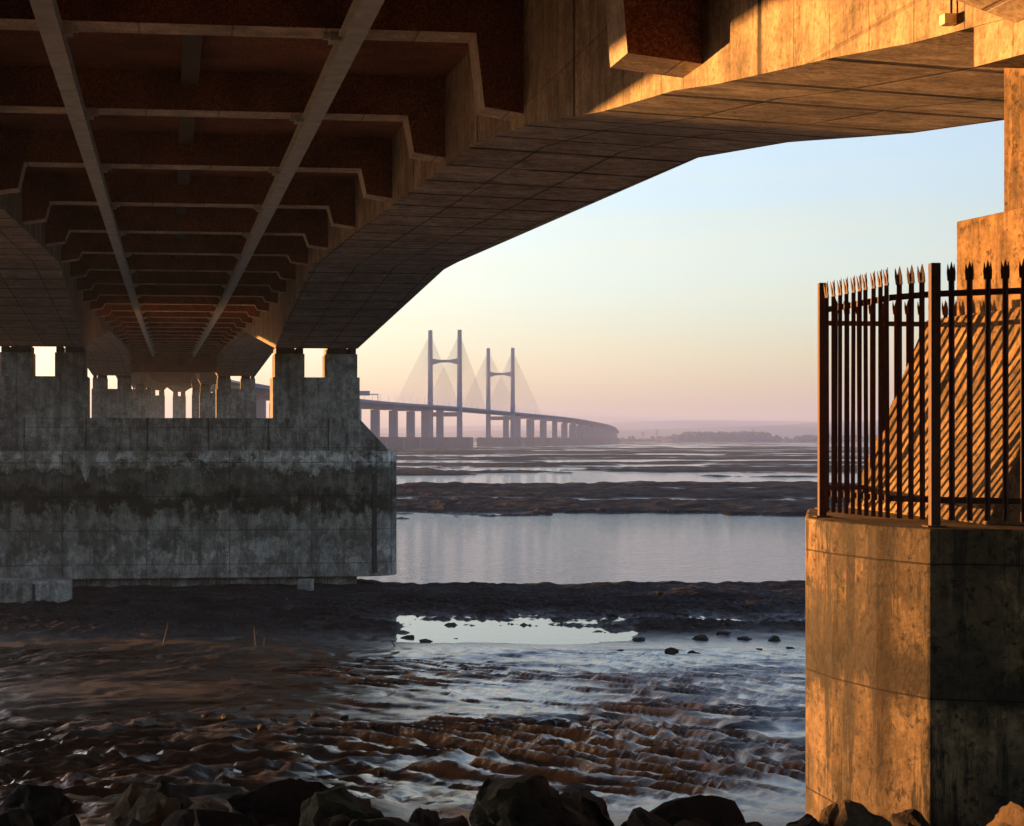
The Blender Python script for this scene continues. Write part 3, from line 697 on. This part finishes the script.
# lamp posts along the parapet
lampm = MB()
for s in np.arange(cum[60*3]-150, s2+500, 42):
    p, d = path(s); n = Vector((d.y, -d.x, 0)); q = p+n*-16.5
    lampm.tube(q+Vector((0, 0, 1)), q+Vector((0, 0, 11)), .14, 5)
tag(lampm.build('parapet_lamps', M['far_conc'], cb), kind='stuff')
for st in (s1, s2):
    p, d = path(st); n = Vector((d.y, -d.x, 0)); TOP = 133.3
    py = MB()
    def slab(c, z0, z1, hn, hd, mbb, hn1=None, hd1=None):
        hn1 = hn if hn1 is None else hn1; hd1 = hd if hd1 is None else hd1
        base = Vector((c.x, c.y, 0))
        Q = lambda a, b, z: tuple(base+n*a+d*b+Vector((0, 0, z)))
        mbb.hexa([Q(-hn, -hd, z0), Q(hn, -hd, z0), Q(hn, hd, z0), Q(-hn, hd, z0)], [Q(-hn1, -hd1, z1), Q(hn1, -hd1, z1), Q(hn1, hd1, z1), Q(-hn1, hd1, z1)])
    # a pylon part with its legs and cross beams as sub-parts
    slab(p, -13, 2.2, 33, 12, py); cap = py.build('tower_base', M['far_dark'], cb)
    for sg in (-1, 1):
        m2 = MB(); slab(p+n*(18.2*sg), 2.2, TOP, 2.9, 4.2, m2, 2.1, 2.6); m2.build('tower_leg', M['far_conc'], cap)
    m2 = MB()
    base = Vector((p.x, p.y, 0)); Q = lambda a, b, z: tuple(base+n*a+d*b+Vector((0, 0, z)))
    for a0, a1, t0, t1, b0, b1 in ((-16, -6, 98.5, 96.9, 91, 93.6), (-6, 6, 96.9, 96.9, 93.6, 93.6), (6, 16, 96.9, 98.5, 93.6, 91)):
        m2.hexa([Q(a0, -2, b0), Q(a1, -2, b1), Q(a1, 2, b1), Q(a0, 2, b0)], [Q(a0, -2, t0), Q(a1, -2, t1), Q(a1, 2, t1), Q(a0, 2, t0)])
    m2.build('cross_beam', M['far_conc'], cap)
    m2 = MB(); slab(p, p.z-10.5, p.z-5.2, 16, 3, m2); m2.build('deck_beam', M['far_conc'], cap)
    for sg in (-1, 1):
        for dr in (-1, 1):
            m2 = MB()
            for i in range(18):
                e, _d = path(st+dr*(16+i*11.6)); nn_ = Vector((_d.y, -_d.x, 0))
                a = Vector((p.x, p.y, 0))+n*(18.2*sg); a.z = 98+i*1.8
                q = e+nn_*(17.2*sg); q.z = e.z+1.2
                m2.tube(a, q, .16, 4)
            m2.build('cable_fan', M['cable'], cb)
    for q in side_p:
        if abs(q-st) < 100: pass
glab = 'grey twin column pier carrying the distant bridge, %s counting from the near end'
for ip, s in enumerate(allp):
    p, d = path(s); n = Vector((d.y, -d.x, 0)); base = Vector((p.x, p.y, 0))
    t = thing('distant_bridge_pier', (p.x, p.y, -12), glab % ORD[ip], 'bridge pier', 'piers of the distant bridge')
    Q = lambda a, b, z: tuple(base+n*a+d*b+Vector((0, 0, z)))
    m2 = MB(); m2.hexa([Q(-20, -5, -13), Q(20, -5, -13), Q(20, 5, -13), Q(-20, 5, -13)], [Q(-20, -5, 2), Q(20, -5, 2), Q(20, 5, 2), Q(-20, 5, 2)]); m2.build('caisson', M['far_dark'], t)
    top = p.z-(3.1 if s in side_p else 6.65)
    for sg in (-1, 1):
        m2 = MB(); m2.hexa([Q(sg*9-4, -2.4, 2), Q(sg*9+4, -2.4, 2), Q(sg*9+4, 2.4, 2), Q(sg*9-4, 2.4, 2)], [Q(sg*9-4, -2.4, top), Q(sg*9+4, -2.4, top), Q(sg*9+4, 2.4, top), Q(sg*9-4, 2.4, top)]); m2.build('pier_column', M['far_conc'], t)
# sign gantry / lorry on the deck near the left edge
p, d = path(cum[60*3]-80); n = Vector((d.y, -d.x, 0))
gn = thing('sign_gantry', tuple(p+Vector((0, 0, 1))), 'small sign gantry standing on the distant deck beside the big pier', 'sign gantry')
m2 = MB(); q = p+n*-16
m2.tube(q, q+Vector((0, 0, 9)), .4); m2.tube(p+n*8, p+n*8+Vector((0, 0, 9)), .4); m2.tube(q+Vector((0, 0, 8.4)), p+n*8+Vector((0, 0, 8.4)), .5); m2.build('gantry_frame', M['far_conc'], gn)
m2 = MB(); a = p+n*-12+Vector((0, 0, 7.2)); b = p+n*0+Vector((0, 0, 7.2)); u_ = Vector((0, 0, 4.6)); dd = d*.3
m2.hexa([a-dd, b-dd, b+dd, a+dd], [a-dd+u_, b-dd+u_, b+dd+u_, a+dd+u_]); m2.build('sign_panel', M['far_conc'], gn)

# ------------------------------------------------------------------ far shore
def ridge(name, Yd, x0, x1, zf_, depth, col):
    mb = MB(); xs = np.linspace(x0, x1, 240); rows = 5
    for j in range(rows):
        f = j/(rows-1); prof = math.sin(f*math.pi/2)
        for x in xs: mb.v.append((float(x), Yd+depth*f, -12+(zf_(x)+12)*prof))
    for j in range(rows-1):
        for i in range(239): mb.f.append((j*240+i, j*240+i+1, (j+1)*240+i+1, (j+1)*240+i)); mb.m.append(0)
    o = mb.build(name, col, smooth=True); return tag(o, kind='structure')
fld = plain('far_fields_and_woods', (.05, .06, .045), .95, var=.5, scale=.004, bump=0)
f1 = lambda x: float(np.interp(x, [-6000, -2500, 0, 800, 1500, 2600, 4000, 7000], [60, 70, 90, 110, 128, 150, 148, 90]))+30*(fbm(np.array([x*.0009]), np.array([2.]), 4)[0]-.5)
f2 = lambda x: float(np.interp(x, [-6000, -1500, 300, 1200, 1900, 2600, 3600, 7000], [30, 34, 40, 52, 66, 90, 95, 60]))+26*(fbm(np.array([x*.0016]), np.array([8.]), 4)[0]-.5)
ridge('hills', 10500, -9000, 9000, f1, 2500, fld)
ridge('hills', 7600, -7000, 7000, f2, 1500, fld)
# wood and hedgerows along the far shore: one far-off mass of trees
mb = MB(); rnd = random.Random(5)
ico = bmesh.new(); bmesh.ops.create_icosphere(ico, subdivisions=1, radius=1)
iv = [v.co.copy() for v in ico.verts]; ifc = [tuple(v.index for v in f.verts) for f in ico.faces]; ico.free()
def blob(x, y, z, r, h):
    o = [(x+p.x*r*rnd.uniform(.7, 1.25), y+p.y*r*rnd.uniform(.7, 1.25), z+p.z*h*rnd.uniform(.75, 1.2)) for p in iv]; mb.add(o, ifc)
for i in range(900):
    x = rnd.uniform(815, 1130); y = 4750+rnd.uniform(0, 260)
    e = min(1, (x-800)/90, (1150-x)/60); blob(x, y, -8+rnd.uniform(6, 22)*max(.3, e), rnd.uniform(5, 9), rnd.uniform(6, 10))
for i in range(700):
    x = rnd.uniform(150, 2200); y = 5050+rnd.uniform(0, 200)
    blob(x, y, -8+rnd.uniform(1, 7)+(6 if rnd.random() < .12 else 0), rnd.uniform(5, 10), rnd.uniform(4, 7))
for i in range(160):
    x = rnd.uniform(1180, 1400); y = 4700+rnd.uniform(0, 150); blob(x, y, -8+rnd.uniform(3, 14), rnd.uniform(5, 9), rnd.uniform(5, 9))
tag(mb.build('far_wood', plain('far_foliage', (.035, .045, .03), .9, var=.4, scale=.05, bump=0)), 'dark wood and hedgerows along the far shore of the estuary', 'wood', kind='stuff')
mb = MB(); mb.add([(100, 4600, WZ-1), (2600, 4600, WZ-1), (3200, 5800, -9), (-100, 5800, -9), (150, 4660, -8.2), (2600, 4660, -8.2), (3200, 5700, -7), (-100, 5700, -7)], [(0, 1, 5, 4), (1, 2, 6, 5), (2, 3, 7, 6), (3, 0, 4, 7), (4, 5, 6, 7)])
tag(mb.build('far_shore', fld), kind='structure')
for cx, hh_, Yd, lb in ((657, 30, 5200, 'faint power line tower left of the dark wood on the far shore'), (753, 34, 5200, 'faint power line tower right of the dark wood on the far shore'), (643, 22, 5200, 'shortest faint mast on the far shore, nearest the bridge end')):
    t = thing('transmission_tower', (fx(cx, Yd), Yd, -8), lb, 'transmission tower', 'towers on the far shore')
    x = fx(cx, Yd); m2 = MB()
    for sx, sy in ((-1, -1), (1, -1), (1, 1), (-1, 1)): m2.tube((x+sx*4, Yd+sy*4, -8), (x+sx*.6, Yd+sy*.6, hh_), .45, 4)
    m2.build('tower_mast', M['far_dark'], t)
    m2 = MB()
    for zz_ in (.6, .75, .9): m2.tube((x-7, Yd, hh_*zz_), (x+7, Yd, hh_*zz_), .5, 4)
    m2.build('cross_arm', M['far_dark'], t)

# ------------------------------------------------------------------ haze over the estuary
mb = MB(); hx = 9500
mb.prism([(-hx, -80), (hx, -80), (hx, 13200), (-hx, 13200)], -14, 190)
hm = bpy.data.materials.new('estuary_haze'); hm.use_nodes = True; t_ = hm.node_tree; t_.nodes.remove(t_.nodes['Principled BSDF'])
pv = t_.nodes.new('ShaderNodeVolumePrincipled'); pv.inputs['Color'].default_value = (.45, .6, 1., 1); pv.inputs['Density'].default_value = .00012; pv.inputs['Anisotropy'].default_value = .2
t_.links.new(pv.outputs[0], t_.nodes['Material Output'].inputs['Volume'])
tag(mb.build('haze', hm), kind='stuff')
